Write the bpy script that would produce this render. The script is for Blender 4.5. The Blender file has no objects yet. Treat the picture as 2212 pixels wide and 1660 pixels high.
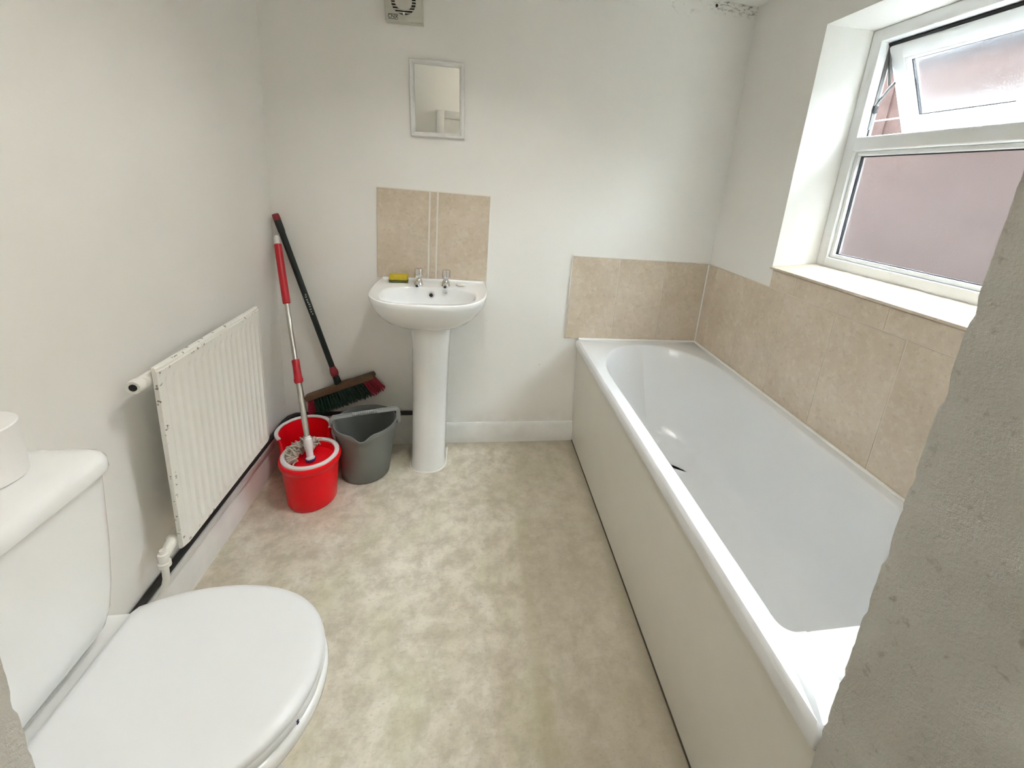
import bpy, bmesh, math, random
from mathutils import Vector, Matrix, noise
random.seed(7)
S = bpy.context.scene
COL = S.collection

# ------------------------------------------------------------------ camera
W = 2.147          # room width: left wall x=0, back wall y=0, floor z=0
H = 2.293
cam = bpy.data.cameras.new('camera')
cam.sensor_width = 36.0
cam.lens = 907.24 / 2212 * 36
cam.shift_x = -78.54 / 2212
cam.shift_y = -203.16 / 2212
cam.clip_start = 0.02
cam_o = bpy.data.objects.new('camera', cam)
COL.objects.link(cam_o)
yaw, pitch, roll = 0.18947, 0.25084, 0.09276
fw = Vector((math.sin(yaw) * math.cos(pitch), math.cos(yaw) * math.cos(pitch), -math.sin(pitch)))
rt = Vector((math.cos(yaw), -math.sin(yaw), 0))
up = rt.cross(fw)
r2 = rt * math.cos(roll) + up * math.sin(roll)
u2 = -rt * math.sin(roll) + up * math.cos(roll)
m = Matrix((r2, u2, -fw)).transposed().to_4x4()
m.translation = Vector((0.8787, -2.0566, 1.4127))
cam_o.matrix_world = m
S.camera = cam_o

# ------------------------------------------------------------------ light
SKY = 3.0
world = bpy.data.worlds.new('overcast_sky')
S.world = world
world.use_nodes = True
bg = world.node_tree.nodes['Background']
# overcast sky: the zenith is twice as bright as the horizon
wt = world.node_tree
tc = wt.nodes.new('ShaderNodeTexCoord')
sp_ = wt.nodes.new('ShaderNodeSeparateXYZ')
mr = wt.nodes.new('ShaderNodeMapRange')
mr.inputs[3].default_value, mr.inputs[4].default_value = 1.3, 2.6
wt.links.new(tc.outputs['Generated'], sp_.inputs[0])
wt.links.new(sp_.outputs[2], mr.inputs[0])
mu = wt.nodes.new('ShaderNodeMath')
mu.operation = 'MULTIPLY'
mu.inputs[1].default_value = SKY
wt.links.new(mr.outputs[0], mu.inputs[0])
wt.links.new(mu.outputs[0], bg.inputs[1])
bg.inputs[0].default_value = (0.865, 0.975, 1.06, 1)
S.view_settings.view_transform = 'Standard'
S.view_settings.look = 'None'
S.view_settings.gamma = 1.0
S.view_settings.use_curve_mapping = False
S.view_settings.exposure = 2.86
S.cycles.use_denoising = True
S.cycles.use_adaptive_sampling = True
S.cycles.adaptive_threshold = 0.15
S.cycles.max_bounces = 8
S.cycles.diffuse_bounces = 6
S.cycles.glossy_bounces = 3
S.cycles.transmission_bounces = 5
S.cycles.transparent_max_bounces = 6
S.cycles.sample_clamp_indirect = 12
S.cycles.caustics_reflective = False
S.cycles.caustics_refractive = True


# ------------------------------------------------------------------ materials
class NT:
    def __init__(self, name):
        self.m = bpy.data.materials.new(name)
        self.m.use_nodes = True
        self.t = self.m.node_tree
        self.b = self.t.nodes['Principled BSDF']
        self.out = self.t.nodes['Material Output']

    def n(self, typ, **kw):
        nd = self.t.nodes.new(typ)
        for k, v in kw.items():
            if k in nd.bl_rna.properties:
                setattr(nd, k, v)
            else:
                nd.inputs[k].default_value = v
        return nd

    def l(self, a, b):
        self.t.links.new(a, b)

    def pos(self):
        if not hasattr(self, '_p'):
            self._p = self.n('ShaderNodeNewGeometry').outputs['Position']
        return self._p

    def noise(self, scale, detail=4, rough=.55, stretch=None, vec=None):
        v = vec or self.pos()
        if stretch:
            mp = self.n('ShaderNodeMapping')
            mp.inputs['Scale'].default_value = stretch
            self.l(v, mp.inputs['Vector'])
            v = mp.outputs[0]
        nz = self.n('ShaderNodeTexNoise', Scale=scale, Detail=detail, Roughness=rough)
        self.l(v, nz.inputs['Vector'])
        return nz.outputs['Fac']

    def ramp(self, fac, stops):
        r = self.n('ShaderNodeValToRGB')
        e = r.color_ramp.elements
        while len(e) < len(stops):
            e.new(.5)
        for el, (p, c) in zip(e, stops):
            el.position = p
            el.color = (c, c, c, 1) if isinstance(c, (int, float)) else (*c, 1)
        self.l(fac, r.inputs[0])
        return r.outputs[0]

    def mix(self, fac, a, b, mode='MIX'):
        mx = self.n('ShaderNodeMix', data_type='RGBA', blend_type=mode)
        for sock, v in ((mx.inputs[0], fac), (mx.inputs[6], a), (mx.inputs[7], b)):
            if hasattr(v, 'is_linked'):
                self.l(v, sock)
            elif isinstance(v, (int, float)):
                sock.default_value = v
            else:
                sock.default_value = (*v, 1)
        return mx.outputs[2]

    def math(self, op, a, b=0.0, c=0.0):
        nd = self.n('ShaderNodeMath', operation=op)
        for i, v in enumerate((a, b, c)):
            if hasattr(v, 'is_linked'):
                self.l(v, nd.inputs[i])
            else:
                nd.inputs[i].default_value = v
        return nd.outputs[0]

    def sep(self):
        if not hasattr(self, '_s'):
            s = self.n('ShaderNodeSeparateXYZ')
            self.l(self.pos(), s.inputs[0])
            self._s = s.outputs
        return self._s

    def band(self, val, a0, a1, b0=None, b1=None):
        """smooth mask rising a0..a1 and falling b0..b1"""
        r = self.n('ShaderNodeMapRange', interpolation_type='SMOOTHSTEP')
        self.l(val, r.inputs[0])
        r.inputs[1].default_value, r.inputs[2].default_value = a0, a1
        o = r.outputs[0]
        if b0 is not None:
            q = self.n('ShaderNodeMapRange', interpolation_type='SMOOTHSTEP')
            self.l(val, q.inputs[0])
            q.inputs[1].default_value, q.inputs[2].default_value = b0, b1
            o = self.math('MULTIPLY', o, self.math('SUBTRACT', 1.0, q.outputs[0]))
        return o

    def col(self, c):
        if hasattr(c, 'is_linked'):
            self.l(c, self.b.inputs['Base Color'])
        else:
            self.b.inputs['Base Color'].default_value = (*c, 1)

    def bump(self, h, strength=.2, dist=.002, prev=None):
        bp = self.n('ShaderNodeBump', Strength=strength, Distance=dist)
        self.l(h, bp.inputs['Height'])
        if prev is not None:
            self.l(prev, bp.inputs['Normal'])
        self.l(bp.outputs[0], self.b.inputs['Normal'])
        return bp.outputs[0]


MATS = {}


def simple(name, c, rough=.5, metal=0.0, spec=.5, coat=0.0, var=0.0, scale=20, bump=0.0, bscale=80):
    k = NT(name)
    b = k.b
    b.inputs['Roughness'].default_value = rough
    b.inputs['Metallic'].default_value = metal
    b.inputs['Specular IOR Level'].default_value = spec
    b.inputs['Coat Weight'].default_value = coat
    b.inputs['Coat Roughness'].default_value = .05
    if var:
        dark = tuple(x * (1 - var) for x in c)
        k.col(k.mix(k.ramp(k.noise(scale), [(.3, 0.0), (.7, 1.0)]), dark, c))
    else:
        k.col(c)
    if bump:
        k.bump(k.noise(bscale, 3), bump, .002)
    MATS[name] = k.m
    return k


WALL_C = (.80, .79, .75)
# painted plaster
k = NT('wall_paint')
k.b.inputs['Roughness'].default_value = .75
k.b.inputs['Specular IOR Level'].default_value = .25
c = k.mix(k.ramp(k.noise(2.2, 1), [(.35, 0.0), (.7, 1.0)]), (.84, .83, .79), (.875, .865, .83))
k.col(c)
k.bump(k.noise(120, 2), .10, .002)
MATS['wall_paint'] = k.m
# the same paint with the mould, the crack and the specks of the back wall
k = NT('wall_paint_back')
k.b.inputs['Roughness'].default_value = .75
k.b.inputs['Specular IOR Level'].default_value = .25
c = k.mix(k.ramp(k.noise(2.2, 1), [(.35, 0.0), (.7, 1.0)]), (.84, .83, .79), (.875, .865, .83))
sx, sy, sz = k.sep()
mould = k.math('MULTIPLY', k.band(sx, 1.86, 1.98), k.band(sz, 2.225, 2.275))
mould = k.math('MULTIPLY', mould, k.ramp(k.noise(42, 5, .7, (1, 1, 2.2)), [(.50, 0.0), (.62, 1.0)]))
c = k.mix(k.math('MULTIPLY', mould, .8), c, (.13, .12, .085))
crack = k.math('MULTIPLY', k.band(sx, 1.42, 1.6, 1.82, 1.9), k.band(sz, 2.19, 2.24))
wv = k.math('ABSOLUTE', k.math('SUBTRACT', k.noise(6, 4, .6), .5))
crack = k.math('MULTIPLY', crack, k.ramp(wv, [(0.0, 1.0), (.012, 0.0)]))
c = k.mix(k.math('MULTIPLY', crack, .35), c, (.40, .38, .32))
spk = k.ramp(k.noise(75, 2, .4), [(.765, 0.0), (.80, 1.0)])
spk = k.math('MULTIPLY', spk, k.math('MULTIPLY', k.band(sx, .9, 1.0), k.band(sz, .95, .8)))
c = k.mix(k.math('MULTIPLY', spk, .6), c, (.25, .24, .2))
# grubby band at the skirting
gr = k.math('MULTIPLY', k.band(sz, .22, .10), k.ramp(k.noise(9, 4), [(.40, 0.0), (.7, 1.0)]))
c = k.mix(k.math('MULTIPLY', gr, .28), c, (.45, .43, .37))
k.col(c)
k.bump(k.noise(120, 2), .10, .002)
MATS['wall_paint_back'] = k.m

# rough unpainted render of the doorway
k = NT('rough_plaster')
k.b.inputs['Roughness'].default_value = .95
k.b.inputs['Specular IOR Level'].default_value = .1
c = k.mix(k.ramp(k.noise(7, 5), [(.35, 0.0), (.7, 1.0)]), (.55, .54, .49), (.64, .63, .58))
c = k.mix(k.ramp(k.noise(60, 3), [(.62, 0.0), (.74, 1.0)]), c, (.42, .40, .35))
pk = k.math('MULTIPLY', k.ramp(k.noise(11, 3), [(.60, 0.0), (.72, 1.0)]), .3)
c = k.mix(pk, c, (.62, .52, .46))
k.col(c)
k.bump(k.noise(150, 5, .75), .7, .005)
MATS['rough_plaster'] = k.m

# vinyl floor
k = NT('vinyl_floor')
k.b.inputs['Roughness'].default_value = .55
k.b.inputs['Specular IOR Level'].default_value = .3
n1 = k.noise(3.2, 6, .6)
n2 = k.noise(14, 7, .68)
n3 = k.noise(60, 6, .75, (1.0, 2.2, 1))
c = k.mix(k.ramp(n1, [(.32, 0.0), (.68, 1.0)]), (.63, .57, .455), (.79, .735, .625))
c = k.mix(k.math('MULTIPLY', k.ramp(n2, [(.38, 1.0), (.60, 0.0)]), .75), c, (.46, .41, .315))
c = k.mix(k.math('MULTIPLY', k.ramp(k.noise(20, 6, .7), [(.54, 0.0), (.72, 1.0)]), .55), c, (.80, .78, .70))
c = k.mix(k.math('MULTIPLY', k.ramp(n3, [(.54, 0.0), (.68, 1.0)]), .5), c, (.33, .30, .235))
c = k.mix(k.math('MULTIPLY', k.ramp(k.noise(5, 4, .5, (1, .6, 1)), [(.52, 0.0), (.72, 1.0)]), .38), c, (.50, .50, .30))
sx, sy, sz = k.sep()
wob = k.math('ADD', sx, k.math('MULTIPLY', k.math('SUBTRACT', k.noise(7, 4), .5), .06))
# worn streaks along the bath and grime where the panel meets the floor, then the bath's shadow painted in
st = k.math('MULTIPLY', k.band(wob, 1.10, 1.125, 1.135, 1.17), k.band(sy, -.45, -.7))
c = k.mix(k.math('MULTIPLY', st, .30), c, (.40, .34, .20))
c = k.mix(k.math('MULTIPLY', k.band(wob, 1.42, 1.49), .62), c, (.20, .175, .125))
c = k.mix(k.math('MULTIPLY', k.band(wob, 1.06, 1.20), .42), c, (.36, .31, .22))  # painted shade: brown tint for the shadow beside the bath
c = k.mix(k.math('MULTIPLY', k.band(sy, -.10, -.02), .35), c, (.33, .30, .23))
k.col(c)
k.bump(k.noise(120, 2), .12, .001)
MATS['vinyl_floor'] = k.m

# stone look wall tile
k = NT('beige_tile')
k.b.inputs['Roughness'].default_value = .42
k.b.inputs['Specular IOR Level'].default_value = .45
oi = k.n('ShaderNodeObjectInfo')
ad = k.n('ShaderNodeVectorMath', operation='ADD')
k.l(k.pos(), ad.inputs[0])
k.l(oi.outputs['Random'], ad.inputs[1])
c = k.mix(k.ramp(k.noise(5, 5, .6, vec=ad.outputs[0]), [(.3, 0.0), (.7, 1.0)]), (.57, .475, .36), (.69, .595, .48))
c = k.mix(k.math('MULTIPLY', k.ramp(k.noise(38, 6, .75), [(.50, 0.0), (.66, 1.0)]), .5), c, (.76, .69, .58))
c = k.mix(k.math('MULTIPLY', k.ramp(k.noise(55, 5, .7), [(.55, 0.0), (.70, 1.0)]), .5), c, (.43, .345, .24))
k.col(c)
k.bump(k.noise(60, 2), .10, .0012)
MATS['beige_tile'] = k.m

# frosted obscure glass
def frosted(name, tint, rough, thru, bump, haze):
    k = NT(name)
    k.t.nodes.remove(k.b)
    h = k.noise(160, 1, .6)
    bp = k.n('ShaderNodeBump', Strength=bump, Distance=.002)
    k.l(h, bp.inputs['Height'])
    rf = k.n('ShaderNodeBsdfRefraction', Roughness=rough, IOR=1.10)
    rf.inputs['Color'].default_value = (*tint, 1)
    k.l(bp.outputs[0], rf.inputs['Normal'])
    tr = k.n('ShaderNodeBsdfTransparent')
    tr.inputs['Color'].default_value = (*tint, 1)
    gl = k.n('ShaderNodeBsdfGlossy', Roughness=.15)
    k.l(bp.outputs[0], gl.inputs['Normal'])
    m1 = k.n('ShaderNodeMixShader')
    m1.inputs[0].default_value = thru
    k.l(rf.outputs[0], m1.inputs[1]); k.l(tr.outputs[0], m1.inputs[2])
    m2 = k.n('ShaderNodeMixShader')
    m2.inputs[0].default_value = .05
    k.l(m1.outputs[0], m2.inputs[1]); k.l(gl.outputs[0], m2.inputs[2])
    tl = k.n('ShaderNodeBsdfTranslucent')
    tl.inputs['Color'].default_value = (.93, .96, 1.0, 1)
    m3 = k.n('ShaderNodeMixShader')
    k.l(k.math('MULTIPLY', k.ramp(k.noise(34, 5, .75), [(.36, .35), (.64, 1.0)]), haze), m3.inputs[0])
    k.l(m2.outputs[0], m3.inputs[1]); k.l(tl.outputs[0], m3.inputs[2])
    k.l(m3.outputs[0], k.out.inputs['Surface'])
    MATS[name] = k.m


frosted('frosted_glass', (.97, .98, .98), .45, .35, .35, .008)
frosted('frosted_sash', (.97, .98, .98), .45, .35, .35, .007)

simple('ceramic', (.86, .87, .86), .09, spec=.6, coat=.3)
simple('bath_acrylic', (.76, .77, .77), .24, spec=.5)
simple('bath_panel_white', (.76, .74, .67), .40, spec=.4, var=.06, scale=3)
simple('toilet_plastic', (.74, .75, .75), .35, spec=.45)
simple('upvc_white', (.86, .87, .87), .30, spec=.5)
simple('gasket_black', (.02, .02, .022), .6)
simple('gloss_white', (.85, .845, .82), .35, spec=.45, var=.12, scale=9)
simple('radiator_white', (.84, .825, .77), .40, spec=.45, var=.05, scale=12)
simple('grout', (.78, .74, .67), .85)
simple('grout_beige', (.70, .63, .53), .85)
simple('sealant', (.84, .83, .79), .40)
simple('chrome', (.72, .71, .70), .10, metal=1.0)
simple('steel', (.62, .60, .56), .22, metal=1.0)
simple('zinc', (.16, .155, .15), .45, metal=.6)
simple('black_hole', (.012, .012, .012), .7)
simple('black_pipe', (.018, .016, .015), .55)
simple('red_plastic', (.86, .004, .012), .32, spec=.3)
simple('red_grip', (.50, .012, .022), .38)
simple('dark_red', (.22, .012, .018), .4)
simple('white_plastic', (.80, .79, .78), .35)
simple('fan_plastic', (.63, .62, .55), .45, var=.08, scale=40)
simple('grey_plastic', (.18, .187, .177), .38, spec=.45)
simple('grey_handle', (.34, .35, .345), .35)
simple('dark_green_metal', (.007, .013, .010), .4)
simple('silver_print', (.30, .32, .30), .5)
simple('broom_wood', (.135, .075, .035), .55, var=.35, scale=30)
simple('green_bristle', (.010, .045, .025), .5)
simple('red_bristle', (.35, .012, .03), .5)
simple('mop_cotton', (.56, .50, .42), .95, var=.2, scale=60)
simple('yellow_sponge', (.68, .52, .045), .95, var=.25, scale=90, bump=.8, bscale=220)
simple('sponge_scour', (.10, .12, .03), .95)
simple('floor_grime', (.07, .058, .040), .9)
simple('soap', (.82, .79, .70), .45)
simple('tissue', (.84, .83, .81), .95, bump=.3, bscale=120)
simple('card', (.20, .16, .11), .9)
simple('ceiling_paint', (.87, .86, .83), .85, spec=.2)
simple('fence_wood', (.080, .060, .056), .85, spec=.2, var=.35, scale=9)
simple('concrete', (.42, .41, .38), .9, var=.2, scale=6)
simple('slate_blue', (.060, .071, .085), .9, spec=.1, var=.35, scale=5)
simple('leaf', (.10, .22, .05), .6)
simple('bark', (.15, .11, .08), .9)
simple('brick_outside', (.45, .30, .24), .9, var=.2, scale=12)
simple('wire_white', (.8, .8, .8), .5)
simple('blue_mark', (.03, .03, .12), .5)
k = simple('mirror_glass', (.93, .94, .92), .0, metal=1.0)
k = simple('lobby_fill_glow', (1, 1, 1), .5)  # glow of the added lobby fill lamp
k.b.inputs['Emission Color'].default_value = (1, .95, .88, 1)
k.b.inputs['Emission Strength'].default_value = 12.0


k = simple('bath_fill_glow', (1, 1, 1), .5)  # glow of the added bathroom fill light
k.b.inputs['Emission Color'].default_value = (1, .985, .96, 1)
k.b.inputs['Emission Strength'].default_value = 8.4


# ------------------------------------------------------------------ object helpers
def tag(o, label=None, cat=None, group=None, kind=None):
    if label:
        o['label'] = label
    if cat:
        o['category'] = cat
    if group:
        o['group'] = group
    if kind:
        o['kind'] = kind
    return o


def wloc(p):
    v = Vector((0, 0, 0))
    while p is not None:
        v += p.location
        p = p.parent
    return v


def empty(name, loc, label=None, cat=None, group=None, kind=None):
    o = bpy.data.objects.new(name, None)
    o.empty_display_size = .05
    o.location = loc
    COL.objects.link(o)
    return tag(o, label, cat, group, kind)


def obj(name, bm, mat, parent=None, smooth=40, label=None, cat=None, group=None, kind=None, recalc=True):
    if recalc:
        bmesh.ops.recalc_face_normals(bm, faces=bm.faces[:])
    me = bpy.data.meshes.new(name)
    xs = [v.co for v in bm.verts]
    lo = Vector((min(p.x for p in xs), min(p.y for p in xs), min(p.z for p in xs)))
    hi = Vector((max(p.x for p in xs), max(p.y for p in xs), max(p.z for p in xs)))
    org = Vector(((lo.x + hi.x) / 2, (lo.y + hi.y) / 2, lo.z))
    bmesh.ops.translate(bm, verts=bm.verts[:], vec=-org)
    bm.to_mesh(me)
    bm.free()
    mats = mat if isinstance(mat, (list, tuple)) else [mat]
    for q in mats:
        me.materials.append(MATS[q])
    if smooth:
        for p in me.polygons:
            p.use_smooth = True
        me.set_sharp_from_angle(angle=math.radians(smooth))
    o = bpy.data.objects.new(name, me)
    COL.objects.link(o)
    if parent is not None:
        o.parent = parent
        o.location = org - wloc(parent)
    else:
        o.location = org
    return tag(o, label, cat, group, kind)


def BM():
    return bmesh.new()


def box(bm, x0, x1, y0, y1, z0, z1, bev=0.0, seg=2, M=None):
    vs = [bm.verts.new((x, y, z)) for z in (z0, z1) for y in (y0, y1) for x in (x0, x1)]
    fs = [bm.faces.new([vs[i] for i in f]) for f in
          ((0, 2, 3, 1), (4, 5, 7, 6), (0, 1, 5, 4), (2, 6, 7, 3), (0, 4, 6, 2), (1, 3, 7, 5))]
    if bev:
        es = list({e for f in fs for e in f.edges})
        r = bmesh.ops.bevel(bm, geom=es, offset=bev, segments=seg, profile=.5, affect='EDGES')
        vs = list({v for f in r['faces'] for v in f.verts} | {v for v in vs if v.is_valid})
    if M is not None:
        bmesh.ops.transform(bm, matrix=M, verts=[v for v in vs if v.is_valid])
    return bm


def loft(bm, rings, cap0=True, cap1=True, closed=True, mi=None):
    R = [[bm.verts.new(p) for p in r] for r in rings]
    n = len(R[0])
    for i, (a, b) in enumerate(zip(R, R[1:])):
        for j in range(n if closed else n - 1):
            k2 = (j + 1) % n
            f = bm.faces.new((a[j], a[k2], b[k2], b[j]))
            if mi:
                f.material_index = mi[i]
    if cap0:
        bm.faces.new(R[0])
    if cap1:
        bm.faces.new(R[-1])
    return bm


def circ(c, r, n=24, ax='z', a0=0.0, ry=None):
    ry = ry or r
    out = []
    for i in range(n):
        a = a0 + 2 * math.pi * i / n
        u, v = r * math.cos(a), ry * math.sin(a)
        out.append((c[0] + u, c[1] + v, c[2]) if ax == 'z' else
                   (c[0] + u, c[1], c[2] + v) if ax == 'y' else (c[0], c[1] + u, c[2] + v))
    return out


def lathe(bm, c, prof, n=28, ax='z', cap0=True, cap1=True):
    """prof: (radius, offset along axis)"""
    i = 'xyz'.index(ax)
    rings = []
    for r, d in prof:
        p = list(c)
        p[i] += d
        rings.append(circ(p, max(r, 1e-4), n, ax))
    return loft(bm, rings, cap0, cap1)


def tube(bm, pts, r, n=10, caps=True):
    P = [Vector(p) for p in pts]
    rs = r if isinstance(r, (list, tuple)) else [r] * len(P)
    rings = []
    T0 = (P[1] - P[0]).normalized()
    ref = Vector((0, 0, 1)) if abs(T0.z) < .9 else Vector((1, 0, 0))
    N = T0.cross(ref).normalized()
    for i, p in enumerate(P):
        t = ((P[min(i + 1, len(P) - 1)] - p).normalized() + (p - P[max(i - 1, 0)]).normalized()).normalized()
        N = (N - t * N.dot(t)).normalized()
        B = t.cross(N)
        rings.append([tuple(p + (N * math.cos(a) + B * math.sin(a)) * rs[i])
                      for a in (2 * math.pi * q / n for q in range(n))])
    return loft(bm, rings, caps, caps)


def rr(x0, x1, y0, y1, rad, z, nc=8, ne=6):
    """rounded rectangle ring; rad = radii at (x0,y0),(x1,y0),(x1,y1),(x0,y1), each r or (rx,ry)"""
    if not isinstance(rad, (list, tuple)):
        rad = [rad] * 4
    rad = [(q, q) if not isinstance(q, (list, tuple)) else q for q in rad]
    cs = [((x0 + rad[0][0], y0 + rad[0][1]), math.pi, rad[0]), ((x1 - rad[1][0], y0 + rad[1][1]), 1.5 * math.pi, rad[1]),
          ((x1 - rad[2][0], y1 - rad[2][1]), 0.0, rad[2]), ((x0 + rad[3][0], y1 - rad[3][1]), .5 * math.pi, rad[3])]
    pts = []
    for i, (c, a, r) in enumerate(cs):
        arc = [(c[0] + r[0] * math.cos(a + .5 * math.pi * q / nc), c[1] + r[1] * math.sin(a + .5 * math.pi * q / nc))
               for q in range(nc + 1)]
        pts += arc
        c2, a2, rb = cs[(i + 1) % 4]
        e = (c2[0] + rb[0] * math.cos(a2), c2[1] + rb[1] * math.sin(a2))
        for q in range(1, ne):
            t = q / ne
            pts.append((arc[-1][0] + (e[0] - arc[-1][0]) * t, arc[-1][1] + (e[1] - arc[-1][1]) * t))
    return [(p[0], p[1], z) for p in pts]


def outline(inside, c, n=72, rmax=1.0):
    """ring of points on the edge of a star-shaped region about c"""
    out = []
    for i in range(n):
        a = 2 * math.pi * i / n
        lo, hi = 0.0, rmax
        for _ in range(30):
            md = (lo + hi) / 2
            if inside(c[0] + md * math.cos(a), c[1] + md * math.sin(a)):
                lo = md
            else:
                hi = md
        out.append((c[0] + lo * math.cos(a), c[1] + lo * math.sin(a)))
    return out


def scaled(ring, c, s, z, dx=0.0, dy=0.0):
    return [(c[0] + (p[0] - c[0]) * s + dx, c[1] + (p[1] - c[1]) * s + dy, z) for p in ring]


def subsurf(o, lv=1):
    md = o.modifiers.new('subsurf', 'SUBSURF')
    md.levels = lv
    md.render_levels = lv
    return o


def text_mesh(body, size, M, name, mat, parent, depth=.0004, label=None):
    cu = bpy.data.curves.new(name, 'FONT')
    cu.body = body
    cu.size = size
    cu.extrude = depth
    cu.align_x = 'CENTER'
    cu.align_y = 'CENTER'
    t = bpy.data.objects.new('tmp_text', cu)
    COL.objects.link(t)
    dg = bpy.context.evaluated_depsgraph_get()
    me = bpy.data.meshes.new_from_object(t.evaluated_get(dg))
    bm = BM()
    bm.from_mesh(me)
    bmesh.ops.transform(bm, matrix=M, verts=bm.verts[:])
    bpy.data.objects.remove(t)
    bpy.data.meshes.remove(me)
    return obj(name, bm, mat, parent, smooth=0, label=label)


# ------------------------------------------------------------------ shell
YF = -1.684      # inner face of the doorway wall
XJ = 1.446       # right jamb
XL = 0.459       # left jamb
YB = -1.96       # lobby side of the doorway wall
YR = -2.40       # lobby rear wall
LX0, LX1 = -.75, 2.75

bm = box(BM(), LX0, W + .02, YR - .1, .12, -.1, 0)
obj('floor', bm, 'vinyl_floor', smooth=0, label='mottled beige and grey vinyl sheet floor with brown stains and painted-in bath shade', cat='floor', kind='structure')
bm = box(BM(), -.12, 2.388, -1.70, .12, H, H + .1)
ceil_o = obj('ceiling', bm, 'ceiling_paint', smooth=0, label='white painted ceiling above the bath and basin', cat='ceiling', kind='structure')
bm = box(BM(), -.12, 2.388, 0, .12, 0, H)
wall_back = obj('wall_back', bm, 'wall_paint_back', smooth=0, label='white painted wall behind the basin with mould near the ceiling', cat='wall', kind='structure')
bm = box(BM(), -.12, 0, YF, 0, 0, H)
wall_left = obj('wall_left', bm, 'wall_paint', smooth=0, label='white painted wall carrying the radiator and the toilet cistern', cat='wall', kind='structure')

# right wall with the window reveal (splayed, sloping sill)
WY0, WY1, WZ0, WZ1 = -.475, -1.53, 1.14, 2.076       # opening in the room face
FY0, FY1, FZ0, FZ1 = -.52, -1.49, 1.172, 2.062       # frame outline at the frame plane
FX = 2.31
XO = 2.388
bm = BM()
def q(*p):
    bm.faces.new([bm.verts.new(v) for v in p])
def wallring(x, outer, inner):
    (a0, a1, b0, b1), (c0, c1, d0, d1) = outer, inner
    q((x, a0, b0), (x, c0, d0), (x, c1, d0), (x, a1, b0))
    q((x, a1, b0), (x, c1, d0), (x, c1, d1), (x, a1, b1))
    q((x, a1, b1), (x, c1, d1), (x, c0, d1), (x, a0, b1))
    q((x, a0, b1), (x, c0, d1), (x, c0, d0), (x, a0, b0))
OU = (0.12, -1.70, 0, H)
IN = (WY0, WY1, WZ0, WZ1)
FR = (FY0, FY1, FZ0, FZ1)
wallring(W, OU, IN)
wallring(XO, OU, FR)
def ringpts(x, r):
    return [(x, r[0], r[2]), (x, r[1], r[2]), (x, r[1], r[3]), (x, r[0], r[3])]
def skin(a, b):
    for i in range(4):
        q(a[i], a[(i + 1) % 4], b[(i + 1) % 4], b[i])
skin(ringpts(W, IN), ringpts(FX, FR))
skin(ringpts(FX, FR), ringpts(XO, FR))
skin(ringpts(W, OU), ringpts(XO, OU))
bmesh.ops.remove_doubles(bm, verts=bm.verts[:], dist=1e-5)
wall_right = obj('wall_right', bm, 'wall_paint', smooth=0, label='white painted outside wall with the window recess above the bath', cat='wall', kind='structure')


# rough doorway stubs: subdivided faces pushed about with noise so that the arris is ragged
def rough_wall(name, x0, x1, jamb, label):
    bm = BM()
    st = .010
    ys = [YF - i * st for i in range(int((YF - YB) / st) + 1)] + [YB]
    zs = [i * st for i in range(int(H / st) + 1)] + [H]
    xs0 = [jamb]
    if jamb == x0:
        cols = [(jamb + .05, YF)] + [(jamb + .05 - i * st, YF) for i in range(1, 5)] + [(jamb, y) for y in ys] + \
               [(x1, YB), (x1, YF)]
    else:
        cols = [(jamb - .05, YF)] + [(jamb - .05 + i * st, YF) for i in range(1, 5)] + [(jamb, y) for y in ys] + \
               [(x0, YB), (x0, YF)]
    nfix = 2
    rings = []
    for z in zs:
        ring = []
        for i, (x, y) in enumerate(cols):
            p = Vector((x, y, z))
            if i < len(cols) - nfix and i > 0:
                big = noise.noise(p * 16)
                sm = noise.noise(p * 55 + Vector((3, 7, 1)))
                fine = noise.noise(p * 120)
                edge = math.exp(-((y - YF) / .012) ** 2 - ((x - jamb) / .02) ** 2)
                chip = max(0, noise.noise(Vector((0, 3.3, z * 38))) - .12) * .006 * edge
                d = .0010 * big + .0010 * sm + .0007 * fine
                sgn = 1 if jamb == x0 else -1
                p.x += sgn * (d + chip * .4) + sgn * edge * (.0012 * noise.noise(Vector((9, 1, z * 22))) + .001 * noise.noise(Vector((5, 1, z * 70))))
                p.y -= max(0, edge * (.001 * noise.noise(Vector((4, 8, z * 30))) + .001) + chip)
            ring.append(tuple(p))
        rings.append(ring)
    loft(bm, rings)
    return obj(name, bm, 'rough_plaster', smooth=60, label=label, cat='wall', kind='structure')


rough_wall('wall_front_right', XJ, LX1, XJ, 'rough grey plastered doorway wall at the foot of the bath')
rough_wall('wall_front_left', LX0, XL, XL, 'rough grey plastered doorway wall beside the toilet')

# painted plaster on the bathroom side of the two stubs
for nm_, par_, a_, b_ in (('paint_skin', 'wall_front_left', 0.001, XL - .014), ('paint_skin', 'wall_front_right', XJ + .014, W)):
    z_ = 0.0 if a_ < 1 else .66
    obj(nm_, box(BM(), a_, b_, YF - .001, YF + .0012, z_, H), 'wall_paint', bpy.data.objects[par_], smooth=0)

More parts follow.
